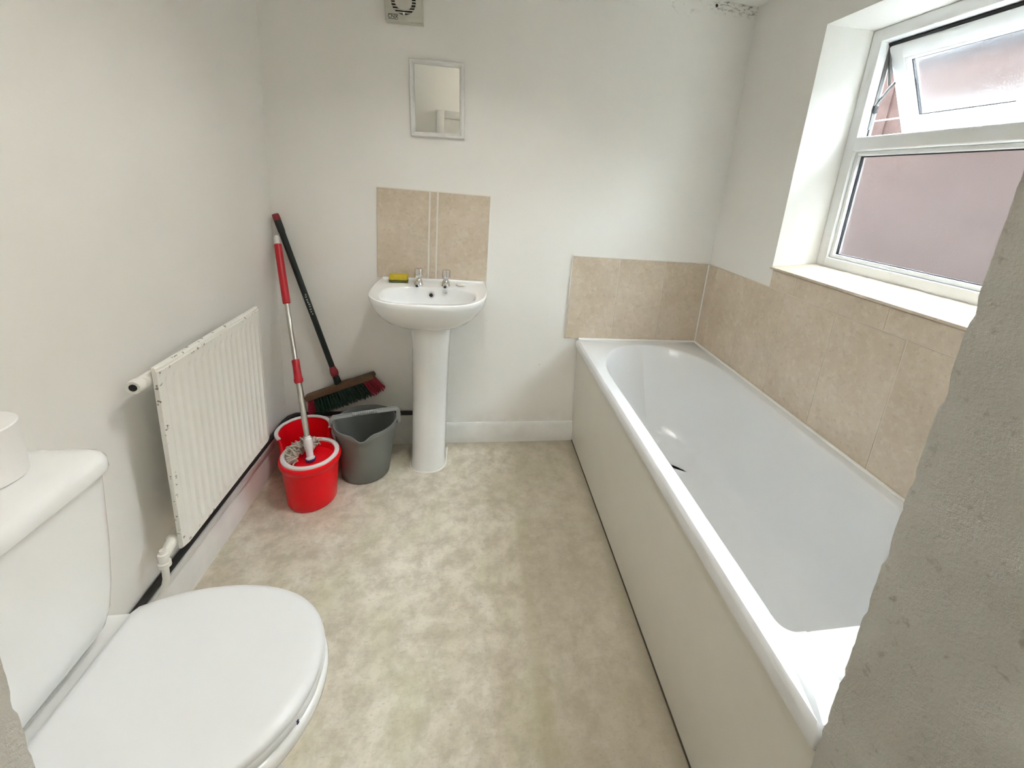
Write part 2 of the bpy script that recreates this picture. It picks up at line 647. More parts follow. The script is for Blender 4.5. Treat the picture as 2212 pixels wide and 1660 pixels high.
# lobby behind the doorway
bm = box(BM(), LX0 - .1, LX1 + .1, YR - .1, YR, 0, 2.5)
wall_rear = obj('wall_rear', bm, 'wall_paint', smooth=0, label='white painted lobby wall with a door, seen in the mirror', cat='wall', kind='structure')
bm = box(BM(), LX0 - .1, LX0, YR, YB, 0, 2.5)
obj('wall_lobby_left', bm, 'wall_paint', smooth=0, label='white end wall of the lobby beyond the toilet', cat='wall', kind='structure')
bm = box(BM(), LX1, LX1 + .1, YR, YF, 0, 2.5)
obj('wall_lobby_right', bm, 'wall_paint', smooth=0, label='white end wall of the lobby beyond the bath', cat='wall', kind='structure')
bm = box(BM(), LX0 - .1, LX1 + .1, YR - .1, YF - .016, 2.45, 2.55)
box(bm, LX0 - .1, LX1 + .1, YF - .05, YF - .017, H, 2.45)
obj('ceiling_lobby', bm, 'ceiling_paint', smooth=0, label='white ceiling of the lobby outside the doorway', cat='ceiling', kind='structure')
bm = box(BM(), W + .02, LX1 + .1, YR - .1, YF, -.1, 0)
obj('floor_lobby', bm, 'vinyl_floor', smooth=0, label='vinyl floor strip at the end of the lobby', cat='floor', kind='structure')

# lobby door (its corner shows in the mirror)
door = empty('door_1', (1.07, YR, 0), 'white panel door in a white frame, seen in the mirror', 'door', kind='structure')
bm = box(BM(), 0.657, 0.727, YR, YR + .022, 0, 1.99, .004)
box(bm, 1.417, 1.487, YR, YR + .022, 0, 1.99, .004)
box(bm, 0.728, 1.416, YR, YR + .022, 1.99 - .07, 1.99, .004)
obj('door_frame', bm, 'gloss_white', door)
leaf = obj('door_leaf', box(BM(), 0.732, 1.412, YR, YR + .008, .005, 1.915, .002), 'gloss_white', door)
for (a, b, z0, z1) in ((.807, 1.027, 1.05, 1.80), (1.117, 1.337, 1.05, 1.80), (.807, 1.027, .18, .90), (1.117, 1.337, .18, .90)):
    obj('panel', box(BM(), a, b, YR + .0078, YR + .013, z0, z1, .004), 'gloss_white', leaf)
kb = lathe(BM(), (1.357, YR + .008, 1.0), [(.022, 0), (.022, .006), (.009, .008), (.009, .03), (.024, .038), (.026, .05), (.012, .06)], 20, 'y')
obj('door_knob', kb, 'chrome', door)
lamp = empty('lobby_fill_lamp', (1.85, -2.18, 2.45), 'round white fill lamp added on the lobby ceiling, out of view', 'lamp')  # added fill lamp, lights the lobby that the mirror reflects
obj('base', lathe(BM(), (1.85, -2.18, 2.45), [(.13, 0), (.13, -.02)], 32), 'white_plastic', lamp)
obj('shade', lathe(BM(), (1.85, -2.18, 2.43), [(.125, 0), (.12, -.03), (.09, -.055), (.04, -.068), (.001, -.07)], 32), 'lobby_fill_glow', lamp)

# can-shaped fill light added out of view above the bathroom
LCX, LCY = .95, -.95
cl_ = empty('fill_light', (LCX, LCY, H), 'white can-shaped fill light added on the bathroom ceiling, out of view', 'light')
obj('can', lathe(BM(), (LCX, LCY, H), [(.165, 0), (.165, -.145), (.155, -.145), (.155, -.02)], 48, 'z', False, False), 'white_plastic', cl_)
obj('baffle', lathe(BM(), (LCX, LCY, H), [(.1545, -.143), (.1545, -.03)], 48, 'z', False, False), 'gasket_black', cl_)
obj('diffuser', lathe(BM(), (LCX, LCY, H), [(.154, -.016), (.153, -.021), (.001, -.022)], 48, 'z', False, True), 'bath_fill_glow', cl_)

# skirting boards
def skirt_profile(t, h):
    return [(0, 0), (t, 0), (t, h * .72), (t * .85, h * .78), (t * .8, h * .9), (t * .45, h), (0, h)]
bm = BM()
loft(bm, [[(x, -d, z) for d, z in skirt_profile(.018, .115)] for x in (.0, 1.484)])
obj('baseboard_back', bm, 'gloss_white', smooth=30, label='scuffed white skirting board below the basin wall', cat='skirting', kind='structure')
bm = BM()
loft(bm, [[(d, y, z) for d, z in skirt_profile(.020, .106)] for y in (-.018, YF)])
obj('baseboard_left', bm, 'gloss_white', smooth=30, label='white skirting board below the radiator', cat='skirting', kind='structure')
bm = box(BM(), 0, .022, YF, -.012, .124, .154, .003)
obj('trim_1', bm, 'gloss_white', smooth=30, label='white batten on the wall above the skirting under the radiator', cat='trim', kind='structure')
bm = box(BM(), .024, .66, -.012, 0, .115, .166, .003)
obj('trim_2', bm, 'gloss_white', smooth=30, label='white batten above the skirting beside the basin pedestal', cat='trim', kind='structure')

# ------------------------------------------------------------------ wall tiles
tile_cache = {}


def tile(parent, axis, face, u0, u1, z0, z1, th=.008, g=.0015, name='tile'):
    """axis 'y': tile on the back wall, thickness towards -y; axis 'x': on the right wall, towards -x"""
    a, b = sorted((u0, u1))
    bm = BM()
    if axis == 'y':
        box(bm, a + g, b - g, face - th, face, z0 + g, z1 - g, .0012, 1)
    else:
        box(bm, face - th, face, a + g, b - g, z0 + g, z1 - g, .0012, 1)
    return obj(name, bm, 'beige_tile', parent)


# back wall above the bath
TZ0, TZ1 = .618, 1.062
for i in range(3):
    u0 = 1.384 + i * .2545
    tile(wall_back, 'y', 0, u0, min(u0 + .2545, W - .009), TZ0, TZ1)
obj('grout', box(BM(), 1.384, W, -.0065, 0, TZ0, TZ1), 'grout_beige', wall_back, smooth=0)
# right wall, tall row
ys = [-.008, -.092, -.345, -.597, -.848, -1.10, -1.352, -1.604, YF]
for a, b in zip(ys, ys[1:]):
    tile(wall_right, 'x', W, a, b, TZ0, TZ1)
# cut row under the sill
ys2 = [-.492, -.639, -1.025, -1.411, YF]
for a, b in zip(ys2, ys2[1:]):
    tile(wall_right, 'x', W, a, b, TZ1, 1.139)
bm = box(BM(), W - .0065, W, YF, -.006, TZ0, TZ1)
box(bm, W - .0065, W, YF, -.492, TZ1, 1.138)
obj('grout', bm, 'grout_beige', wall_right, smooth=0)
# window sill tiles, sloping slightly inwards
sy = [WY0 - .002, -.78, -1.165, WY1 + .002]
for a, b in zip(sy, sy[1:]):
    bm = BM()
    g = .0015
    def srow(t, yy):
        x = W - .014 + (FX - W + .010) * t
        z = WZ0 + (FZ0 - WZ0) * max(0, (x - W) / (FX - W))
        return x, z
    r = []
    def fy(y, t):    # splay of the reveal ends
        if y == sy[0]:
            return y + (FY0 - WY0) * t
        if y == sy[-1]:
            return y + (FY1 - WY1) * t
        return y
    for y, s_ in ((a, -g), (b, g)):
        x0, z0 = srow(0, y)
        x1, z1 = srow(1, y)
        r.append([(x0, fy(y, 0) + s_, z0), (x1, fy(y, 1) + s_, z1), (x1, fy(y, 1) + s_, z1 + .009), (x0, fy(y, 0) + s_, z0 + .009)])
    loft(bm, r)
    obj('sill_tile', bm, 'beige_tile', wall_right, smooth=0)
# splashback behind the basin
for u0, u1 in ((.442, .6735), (.6785, .7095), (.7145, .955)):
    tile(wall_back, 'y', 0, u0, u1, .905, 1.322)
obj('grout', box(BM(), .441, .957, -.0065, 0, .904, 1.324), 'grout', wall_back, smooth=0)
obj('sealant', box(BM(), .953, .958, -.010, 0, .905, 1.323, .001), 'sealant', wall_back)
# bead in the tile corner and along the tile edge
obj('sealant', tube(BM(), [(W - .010, -.010, TZ0), (W - .010, -.010, TZ1)], .0042, 8), 'sealant', wall_back)
obj('sealant', box(BM(), 1.3815, 1.3845, -.0095, 0, TZ0, TZ1 + .004, .001), 'sealant', wall_back)
obj('sealant', box(BM(), 1.384, W - .01, -.0095, 0, TZ1, TZ1 + .005, .001), 'sealant', wall_back)

# drilled hole below the ceiling
obj('drill_hole', lathe(BM(), (1.937, 0, 2.268), [(.0065, .004), (.0065, -.0006)], 14, 'y'), 'black_hole', wall_back)

# ------------------------------------------------------------------ window
win = empty('window_1', (FX, (FY0 + FY1) / 2, FZ0), 'white plastic window with an open frosted top sash above the bath', 'window', kind='structure')
TR0, TR1 = 1.632, 1.685        # transom
FD = FX + .062                 # outer face of the frame


def frame_rect(bm, x0, x1, y0, y1, z0, z1, w, bev=.006):
    a, b = sorted((y0, y1))
    box(bm, x0, x1, a, a + w, z0, z1, bev)
    box(bm, x0, x1, b - w, b, z0, z1, bev)
    box(bm, x0, x1, a + w - .008, b - w + .008, z0, z0 + w, bev)
    box(bm, x0, x1, a + w - .008, b - w + .008, z1 - w, z1, bev)
    return bm


obj('frame', frame_rect(BM(), FX, FD, FY0, FY1, FZ0, FZ1, .046), 'upvc_white', win)
tr = box(BM(), FX - .004, FD, FY1 + .04, FY0 - .04, TR0, TR1, .008, 3)
obj('transom', tr, 'upvc_white', win)
# fixed lower light: bead, gasket, pane
LY0, LY1, LZ0, LZ1 = FY0 - .046, FY1 + .046, FZ0 + .046, TR0
obj('glazing_bead', frame_rect(BM(), FX + .012, FX + .034, LY0, LY1, LZ0, LZ1, .016, .005), 'upvc_white', win)
obj('gasket', frame_rect(BM(), FX + .026, FX + .038, LY0 - .014, LY1 + .014, LZ0 + .014, LZ1 - .014, .005, 0), 'gasket_black', win, smooth=0)
obj('pane', box(BM(), FX + .034, FX + .038, LY1 + .01, LY0 - .01, LZ0 + .01, LZ1 - .01), 'frosted_glass', win, smooth=0)
# top-hung sash pushed open
sash = empty('opening_sash', (0, 0, 0))
sash.parent = win
HX, HZ = FX + .030, 1.998
sash.location = Vector((HX, (FY0 + FY1) / 2, HZ)) - wloc(win)
ANG = math.radians(29)
MS = Matrix.Translation((HX, 0, HZ)) @ Matrix.Rotation(-ANG, 4, 'Y')
SY0, SY1, SH = FY0 - .052, FY1 + .052, .325


def sobj(name, bm, mat, **kw):
    bmesh.ops.transform(bm, matrix=MS, verts=bm.verts[:])
    return obj(name, bm, mat, sash, **kw)


sobj('sash_frame', frame_rect(BM(), .0, .052, SY0, SY1, -SH, 0, .050, .006), 'upvc_white')
sobj('glazing_bead', frame_rect(BM(), .004, .024, SY0 - .046, SY1 + .046, -SH + .046, -.046, .016, .005), 'upvc_white')
sobj('gasket', frame_rect(BM(), .018, .030, SY0 - .060, SY1 + .060, -SH + .060, -.060, .005, 0), 'gasket_black', smooth=0)
sobj('pane', box(BM(), .026, .030, SY1 + .055, SY0 - .055, -SH + .055, -.055), 'frosted_sash', smooth=0)
sobj('weather_seal', frame_rect(BM(), .008, .016, SY0 + .006, SY1 - .006, -SH - .006, .010, .010, .002), 'gasket_black')
# cockspur handle on the bottom rail
hb = box(BM(), -.012, .0, -.990, -.967, -SH + .008, -SH + .042, .004)
hb2 = box(hb, -.034, -.010, -.986, -.971, -SH + .018, -SH + .034, .004)
tube(hb2, [(-.030, -.9785, -SH + .026), (-.036, -.9785, -SH + .05), (-.034, -.977, -SH + .085), (-.033, -.975, -SH + .115)], [.009, .010, .010, .009], 12)
sobj('handle', hb2, 'upvc_white')
# friction stay: track, two arms
obj('stay_track', box(BM(), FX + .036, FX + .050, FY0 - .050, FY0 - .046, TR1 + .03, 2.012, .0006, 1), 'zinc', win)
yst = FY0 - .051
obj('stay_arm', tube(BM(), [(FX + .043, yst, 1.99), (FX + .060, yst, 1.93), (FX + .075, yst, 1.875)], .005, 8), 'zinc', win)
obj('stay_arm', tube(BM(), [(FX + .043, yst, 1.80), (FX + .072, yst - .002, 1.855), (FX + .105, yst - .004, 1.905)], .005, 8), 'zinc', win)
obj('stay_slider', box(BM(), FX + .034, FX + .052, FY0 - .056, FY0 - .049, 1.775, 1.80, .002), 'gasket_black', win)
obj('weather_seal', frame_rect(BM(), FX + .040, FX + .046, FY0 - .040, FY1 + .040, TR1 - .006, FZ1 - .040, .008, 0), 'gasket_black', win, smooth=0)

# unseen upper wall block, added: shades the narrow passage between the wall and the fence
bm = box(BM(), LX0 - .2, XO, -5.0, 2.2, 2.57, 5.2)
obj('wall_shade_block', bm, 'brick_outside', smooth=0, label='unseen brick block added above the bathroom to shade the passage', cat='wall', kind='structure')
bm = box(BM(), XO - .02, XO, .12, 2.2, -.15, 2.57)
box(bm, XO - .02, XO, -5.0, -1.70, -.15, 2.57)
obj('wall_outside', bm, 'brick_outside', smooth=0, label='outside brickwork on both sides of the bathroom window', cat='wall', kind='structure')

# ------------------------------------------------------------------ outside: fence, yard, line, tree
bm = box(BM(), XO, 9, -6, 7, -.25, -.15)
obj('yard_ground', bm, 'concrete', smooth=0, label='grey concrete yard outside the window', cat='ground', kind='structure')
fence = empty('fence', (3.42, 0, -.15), 'weathered reddish brown board fence outside the window', 'fence')
fb = BM()
loft(fb, [[(0, 0, z), (.020, 0, z), (.020, .010, z), (.006, .092, z), (0, .092, z)] for z in (0, 2.40)])
me = None
for i in range(92):
    y = 4.2 - i * .080
    if me is None:
        o = obj('board', fb, 'fence_wood', fence, smooth=30)
        me = o.data
    else:
        o = bpy.data.objects.new('board', me)
        COL.objects.link(o)
        o.parent = fence
    o.location = Vector((3.42 - .0055 * (i % 2), y, -.15 + random.uniform(-.01, .01))) - Vector((3.42, 0, -.15))
for z in (.35, 1.2, 2.0):
    obj('rail', box(BM(), 3.445, 3.485, -3.2, 4.28, z, z + .07, .004), 'fence_wood', fence)
bm = tube(BM(), [(2.95, 2.6, 1.895), (2.95, .5, 1.882), (2.95, -1.5, 1.875), (2.95, -3.2, 1.885)], .0035, 8)
obj('washing_line', bm, 'wire_white', label='thin white washing line stretched in front of the fence', cat='line')
backdrop = empty('sky_backdrop', (4.3, 0, -.15), 'slate blue shed added behind the fence to hide the low sky', 'backdrop')  # added block, screens the bright sky behind the upper pane
obj('wall', box(BM(), 3.62, 5.0, -3.4, 1.9, -.15, 2.40), 'slate_blue', backdrop, smooth=0)
obj('roof', loft(BM(), [[(3.56, y, 2.40), (5.1, y, 2.40), (5.1, y, 2.42), (3.56, y, 2.45)] for y in (-3.5, 2.0)]), 'slate_blue', backdrop, smooth=0)
tree = empty('garden_tree', (4.4, 3.6, -.15), 'leafy green tree standing behind the fence', 'tree')
obj('trunk', tube(BM(), [(4.4, 3.6, -.15), (4.42, 3.62, 1.2), (4.38, 3.58, 2.5)], [.07, .05, .02], 10), 'bark', tree)
lb = BM()
for i in range(420):
    a = Vector((random.gauss(0, .33), random.gauss(0, .38), random.gauss(0, .26)))
    p = Vector((4.4, 3.6, 2.62)) + a
    d1 = Vector((random.uniform(-1, 1), random.uniform(-1, 1), random.uniform(-1, 1))).normalized()
    d2 = d1.cross(Vector((random.uniform(-1, 1), random.uniform(-1, 1), random.uniform(-1, 1)))).normalized()
    L = random.uniform(.03, .055)
    lb.faces.new([lb.verts.new(p + v) for v in (-d1 * L, d2 * L * .45, d1 * L, -d2 * L * .45)])
obj('foliage', lb, 'leaf', tree, smooth=0, kind='stuff', recalc=False)

# ------------------------------------------------------------------ bath
BX0, BX1, BY0, BY1, BZ = 1.447, W - .009, YF + .002, -.009, .615
bath = empty('bath', (1.79, -.85, 0), 'white acrylic bath fitted between the tiled walls under the window', 'bath')
def inner(z, l, r_, f, n, k1=1.0):
    return rr(1.502 + l, 2.093 - r_, -1.535 + n, -.072 - f, [.030, .030, (.285 * k1, .36 * k1), (.285 * k1, .36 * k1)], z, 12, 14)
def outer(z, i):
    return rr(BX0 + i, BX1 - i, BY0 + i, BY1 - i, .006, z, 12, 14)
rings = [outer(.578, .004), outer(.575, .0005), outer(.580, 0), outer(.602, 0), outer(.610, .0035), outer(.615, .010),
         inner(.615, -.006, -.006, -.006, -.006), inner(.6135, 0, 0, 0, 0), inner(.608, .005, .005, .005, .005),
         inner(.56, .012, .012, .03, .012), inner(.42, .035, .035, .10, .035), inner(.29, .062, .062, .175, .07, .95),
         inner(.225, .090, .090, .24, .105, .88), inner(.20, .125, .125, .30, .145, .8), inner(.192, .17, .17, .40, .2, .6)]
bm = BM()
loft(bm, rings, False, True)
# underside so that the shell is closed
rings2 = [outer(.578, .004), outer(.578, .030), inner(.54, -.004, -.004, -.0, -.004), inner(.40, .02, .02, .08, .02),
          inner(.24, .06, .06, .17, .06, .95), inner(.165, .12, .12, .3, .14, .8), inner(.16, .17, .17, .40, .2, .6)]
loft(bm, rings2, False, True)
bmesh.ops.remove_doubles(bm, verts=bm.verts[:], dist=1e-5)
tub = obj('tub', bm, 'bath_acrylic', bath, smooth=50)
# shallow recessed shelf in the deck at the foot end
cut = obj('cutter', loft(BM(), [rr(1.560, 1.985, -1.645, -1.47, .004, .6035, 6, 2), rr(1.542, 1.995, -1.66, -1.47, .004, .617, 6, 2), rr(1.542, 1.995, -1.66, -1.47, .004, .63, 6, 2)]), 'bath_acrylic')
md = tub.modifiers.new('shelf', 'BOOLEAN')
md.object = cut
md.operation = 'DIFFERENCE'
md.solver = 'EXACT'
bpy.context.view_layer.update()
dg = bpy.context.evaluated_depsgraph_get()
nm = bpy.data.meshes.new_from_object(tub.evaluated_get(dg))
if len(nm.polygons) > 500:
    tub.data = nm
tub.modifiers.clear()
bpy.data.objects.remove(cut)
tub.data.set_sharp_from_angle(angle=math.radians(35))
bm = BM()
loft(bm, [[(1.458, y, .574), (1.470, y, .574), (1.497, y, .004), (1.485, y, .004)] for y in (YF + .003, -.006)])
obj('side_panel', bm, 'bath_panel_white', bath, smooth=0, label='cream white bath side panel')
obj('floor_seal', tube(BM(), [(1.4845, YF + .003, .004), (1.4845, -.02, .004)], .0035, 6), 'floor_grime', bath)
sb = tube(BM(), [(BX0 + .012, -.0135, .617), (W - .0135, -.0135, .617)], .0065, 8)
obj('sealant', sb, 'sealant', bath)
obj('sealant', tube(BM(), [(W - .0135, -.0135, .617), (W - .0135, YF + .004, .617)], .0065, 8), 'sealant', bath)
obj('waste', lathe(BM(), (1.80, -1.20, .1925), [(.030, 0), (.030, .003), (.018, .004), (.016, .001)], 24), 'chrome', bath)

# ------------------------------------------------------------------ basin
CX = .704
basin = empty('basin', (CX, -.2, 0), 'white ceramic pedestal basin with two chrome taps', 'basin')
BZr = .902
def ins(x, y):
    if y > -.002:
        return False
    w_ = .248 + .014 * min(1, -y / .3)
    return (abs(x - CX) / w_) ** 3.4 + (max(0, -y) / .432) ** 3.4 < 1 if y < 0 else False
c0 = (CX, -.215)
OUT = outline(ins, c0, 80)
def inb(x, y):
    return (abs(x - CX) / .200) ** 2.9 + (abs(y + .262) / .130) ** 2.9 < 1
c1 = (CX, -.262)
INN = outline(inb, c1, 80)
# re-sample the opening about the same centre as the rim
INN = outline(inb, c0, 80)
cb = (CX, -.17)
rings = [scaled(OUT, cb, .34, .742), scaled(OUT, cb, .46, .748), scaled(OUT, cb, .60, .762), scaled(OUT, cb, .75, .785),
         scaled(OUT, cb, .875, .818), scaled(OUT, cb, .955, .852), scaled(OUT, cb, .992, .880), scaled(OUT, cb, 1.0, .893),
         scaled(OUT, cb, .994, .900), scaled(OUT, cb, .972, .903), scaled(OUT, cb, .955, .901),
         scaled(INN, c1, 1.03, .899), scaled(INN, c1, 1.0, .897), scaled(INN, c1, .975, .888), scaled(INN, c1, .95, .865),
         scaled(INN, c1, .90, .830), scaled(INN, c1, .80, .800), scaled(INN, c1, .62, .783), scaled(INN, c1, .35, .774),
         scaled(INN, c1, .12, .772)]
def clampy(r):
    return [(x, min(y, -.0085 if z > .86 else -.004), z) for x, y, z in r]
bowl = obj('bowl', loft(BM(), [clampy(r) for r in rings]), 'ceramic', basin, smooth=50)
# raised back upstand
obj('upstand', box(BM(), CX - .236, CX + .236, -.022, -.0087, .896, .910, .004, 3), 'ceramic', basin)
def ped(z, hw, y0, y1):
    return rr(CX + .006 - hw, CX + .006 + hw, y0, y1, [hw * .85, hw * .85, .02, .02], z, 8, 3)
obj('pedestal', loft(BM(), [ped(0, .083, -.252, -.05), ped(.012, .0835, -.253, -.05), ped(.05, .079, -.246, -.05), ped(.35, .078, -.245, -.05),
                            ped(.62, .082, -.255, -.05), ped(.71, .087, -.268, -.05), ped(.765, .092, -.28, -.05)]), 'ceramic', basin, smooth=50)
obj('floor_seal', loft(BM(), [ped(.0, .088, -.257, -.046), ped(.005, .0855, -.2545, -.046)]), 'sealant', basin)
for tx, nm_ in ((.643, 'hot'), (.765, 'cold')):
    ty = -.098
    body = BM()
    lathe(body, (tx, ty, .899), [(.020, 0), (.020, .004), (.0175, .007), (.0165, .018), (.013, .026), (.010, .030), (.010, .036)], 24)
    tube(body, [(tx, ty, .918), (tx, ty - .03, .921), (tx, ty - .052, .917), (tx, ty - .058, .906)], [.011, .0115, .0105, .0095], 14)
    tp = obj('tap', body, 'chrome', basin)
    hd = BM()
    n = 36
    ringz = []
    for z, s_ in ((.933, .80), (.936, 1.0), (.970, 1.0), (.975, .93), (.977, .75)):
        ringz.append([(tx + (.0185 + .0010 * math.cos(a * 8)) * s_ * math.cos(a), ty + (.0185 + .0010 * math.cos(a * 8)) * s_ * math.sin(a), z)
                      for a in (2 * math.pi * i / n for i in range(n))])
    loft(hd, ringz)
    obj('tap_head', hd, 'chrome', tp)
    obj('spout_opening', lathe(BM(), (tx, ty - .0665, .9105), [(.006, 0), (.006, -.0012)], 14, 'y'), 'black_hole', tp)
ov = obj('overflow', lathe(BM(), (.703, -.1415, .864), [(.0145, .006), (.0145, -.002), (.012, -.0035), (.009, -.002), (.009, .002)], 24, 'y', True, False), 'chrome', basin)
obj('overflow_hole', lathe(BM(), (.703, -.1425, .864), [(.0095, .002), (.0095, -.0005)], 20, 'y'), 'black_hole', ov)
obj('chain_stay', lathe(BM(), (.769, -.139, .876), [(.006, .004), (.006, -.002), (.004, -.006), (.0045, -.009), (.001, -.011)], 16, 'y'), 'chrome', basin)

sp = empty('sponge', (.545, -.065, .903), 'yellow sponge with a dark scouring base on the basin edge', 'sponge')
MR = Matrix.Translation((.549, -.066, .9035)) @ Matrix.Rotation(math.radians(6), 4, 'Z')
obj('foam', box(BM(), -.042, .042, -.024, .024, .008, .034, .007, 3, MR), 'yellow_sponge', sp, smooth=60)
obj('scourer', box(BM(), -.042, .042, -.024, .024, 0, .0082, .002, 2, MR), 'sponge_scour', sp)
bm = loft(BM(), [circ((.833, -.095, .9015), .013, 18, ry=.010), circ((.833, -.095, .905), .021, 18, ry=.015), circ((.833, -.096, .9105), .020, 18, ry=.014),
                 circ((.831, -.095, .914), .010, 18, ry=.007)])
obj('soap', bm, 'soap', smooth=70, label='worn sliver of cream soap beside the right tap', cat='soap')

# ------------------------------------------------------------------ mirror
mir = empty('mirror', (.70, 0, 1.56), 'small mirror in a rounded white frame above the basin', 'mirror')
MM = Matrix.Translation((.7005, 0, 1.7155)) @ Matrix.Rotation(math.radians(-2.4), 4, 'Y')
mw, mh = .1165, .157
fr = BM()
prof = [(0, -.002), (0, -.014), (.004, -.020), (.012, -.022), (.019, -.018), (.022, -.010), (.022, -.002)]
cor = [(-mw, -mh), (mw, -mh), (mw, mh), (-mw, mh)]
rings = []
for d, yy in prof:
    rings.append([(x - math.copysign(d, x), yy, z - math.copysign(d, z)) for x, z in cor])
loft(fr, rings, False, False)
bmesh.ops.transform(fr, matrix=MM, verts=fr.verts[:])
obj('frame', fr, 'gloss_white', mir)
obj('glass', box(BM(), -mw + .0215, mw - .0215, -.010, -.004, -mh + .0215, mh - .0215, 0, 1, MM @ Matrix.Rotation(math.radians(2.0), 4, 'Z')), 'mirror_glass', mir, smooth=0)
obj('backing', box(BM(), -mw + .002, mw - .002, -.004, 0, -mh + .002, mh - .002, 0, 1, MM), 'card', mir, smooth=0)

# ------------------------------------------------------------------ extractor fan
FCX, FCZ = .560, 2.066
fan = empty('extractor_fan', (FCX, 0, 1.985), 'grimy white extractor fan with round slatted grille high on the wall', 'fan')
MF = Matrix.Translation((FCX, 0, FCZ)) @ Matrix.Rotation(math.radians(-3), 4, 'Y')
def fobj(name, bm, mat, par, **kw):
    bmesh.ops.transform(bm, matrix=MF, verts=bm.verts[:])
    return obj(name, bm, mat, par, **kw)
# casing with a round opening
bm = BM()
hs = .074
nseg = 40
sq, ci = [], []
for i in range(nseg):
    a = 2 * math.pi * i / nseg + math.pi / 4
    ca, sa = math.cos(a), math.sin(a)
    s_ = hs / max(abs(ca), abs(sa))
    sq.append((ca * s_, sa * s_))
    ci.append((ca * .049, sa * .049))
loft(bm, [[(x, 0, z) for x, z in sq], [(x, -.032, z) for x, z in sq], [(x * .96, -.038, z * .96) for x, z in sq],
          [(x, -.038, z) for x, z in ci], [(x, -.012, z) for x, z in ci]], False, False)
case = fobj('casing', bm, 'fan_plastic', fan)
fobj('duct', lathe(BM(), (0, -.012, 0), [(.05, .002), (.05, 0)], 40, 'y'), 'black_hole', fan, smooth=0)
for i in range(-4, 5):
    z = i * .0108 + .0035
    hw = math.sqrt(max(0, .049 ** 2 - z * z)) - .0008
    if hw > .008:
        fobj('slat', box(BM(), -hw, hw, -.037, -.026, z - .0017, z + .0017), 'fan_plastic', fan, smooth=0)
fobj('grille_disc', lathe(BM(), (0, -.036, 0), [(.032, .006), (.034, 0), (.031, -.004), (.001, -.006)], 36, 'y'), 'fan_plastic', fan)
fobj('screw_cap', lathe(BM(), (0, -.037, -.0435), [(.0045, .004), (.0045, -.002), (.003, -.003)], 16, 'y'), 'white_plastic', fan)
fobj('ledge', box(BM(), -.010, .058, -.0392, -.037, -.0535, -.0515, .0004, 1), 'fan_plastic', fan)
# maker's badge: outlined letters
bd = BM()
box(bd, -.062, -.024, -.0386, -.0379, -.0495, -.0480)
box(bd, -.062, -.024, -.0386, -.0379, -.0672, -.0657)
fobj('badge', bd, 'black_hole', fan, smooth=0)
text_mesh('CNX', .0185, MF @ Matrix.Translation((-.043, -.0383, -.0575)) @ Matrix.Rotation(math.pi / 2, 4, 'X'), 'badge_lettering', 'black_hole', fan)

# ------------------------------------------------------------------ radiator
RY0, RY1, RZ0, RZ1, RX = -.918, -.385, .292, .862, .100
rad = empty('radiator', (.06, (RY0 + RY1) / 2, RZ0), 'white ribbed panel radiator with chipped paint on the wall', 'radiator')
nr = 16
cols = [(RY0, 0)]
pitch_ = (RY1 - RY0 - .03) / nr
for i in range(nr):
    y = RY0 + .015 + pitch_ * i
    cols += [(y + pitch_ * .10, 0), (y + pitch_ * .30, -.0055), (y + pitch_ * .52, -.0055), (y + pitch_ * .72, 0)]
cols.append((RY1, 0))
bm = BM()
zs = [(RZ0, 0.0, -.006), (RZ0 + .004, 0.0, 0), (RZ0 + .030, 0, 0), (RZ0 + .046, 1, 0), (RZ1 - .052, 1, 0), (RZ1 - .036, 0, 0),
      (RZ1 - .012, 0, 0), (RZ1 - .010, 0, -.0025), (RZ1 - .004, 0, -.0025), (RZ1, 0, -.006)]
rows = []
for z, g_, dx in zs:
    row = []
    for j, (y, d) in enumerate(cols):
        e = -.005 if j in (0, len(cols) - 1) else 0
        row.append((RX + d * g_ + dx + e, y, z))
    rows.append(row)
loft(bm, rows, False, False, closed=False)
# returned edges and back sheet
back = [[(RX - .016, y, z) for y, d in cols] for z, g_, dx in zs]
loft(bm, back, False, False, closed=False)
for A, B in ((rows[0], back[0]), (rows[-1], back[-1])):
    loft(bm, [A, B], False, False, closed=False)
for j in (0, -1):
    loft(bm, [[r[j] for r in rows], [r[j] for r in back]], False, False, closed=False)
bmesh.ops.remove_doubles(bm, verts=bm.verts[:], dist=1e-5)
# chipped paint on the radiator edges
k = NT('radiator_chipped')
k.b.inputs['Roughness'].default_value = .4
sx, sy_, sz = k.sep()
edge = k.math('MAXIMUM', k.math('MAXIMUM', k.band(sz, RZ1 - .022, RZ1 - .012), k.band(sz, RZ0 + .022, RZ0 + .008)),
              k.band(sy_, RY0 + .016, RY0 + .006))
ch = k.math('MULTIPLY', edge, k.ramp(k.noise(62, 3, .5), [(.63, 0.0), (.68, 1.0)]))
k.col(k.mix(k.math('MULTIPLY', ch, .85), (.84, .825, .77), (.14, .11, .08)))
MATS['radiator_chipped'] = k.m
obj('panel', bm, 'radiator_chipped', rad, smooth=25)
obj('bracket', box(BM(), 0, RX - .016, RY0 + .22, RY0 + .26, RZ0 + .1, RZ1 - .1, .002), 'radiator_white', rad)
obj('bracket', box(BM(), 0, RX - .016, RY1 - .13, RY1 - .09, RZ0 + .1, RZ1 - .1, .002), 'radiator_white', rad)
px_, pz_ = .066, .826
vp = BM()
lathe(vp, (px_, RY0 - .040, pz_), [(.008, .012), (.008, .001), (.0165, 0), (.0185, .004), (.0185, .018), (.013, .020), (.013, .028), (.0165, .030), (.0165, .075)], 20, 'y', True, True)
pl = obj('end_plug', vp, 'radiator_white', rad)
obj('plug_socket', lathe(BM(), (px_, RY0 - .0395, pz_), [(.0095, 0), (.0095, .006)], 16, 'y'), 'black_hole', pl)
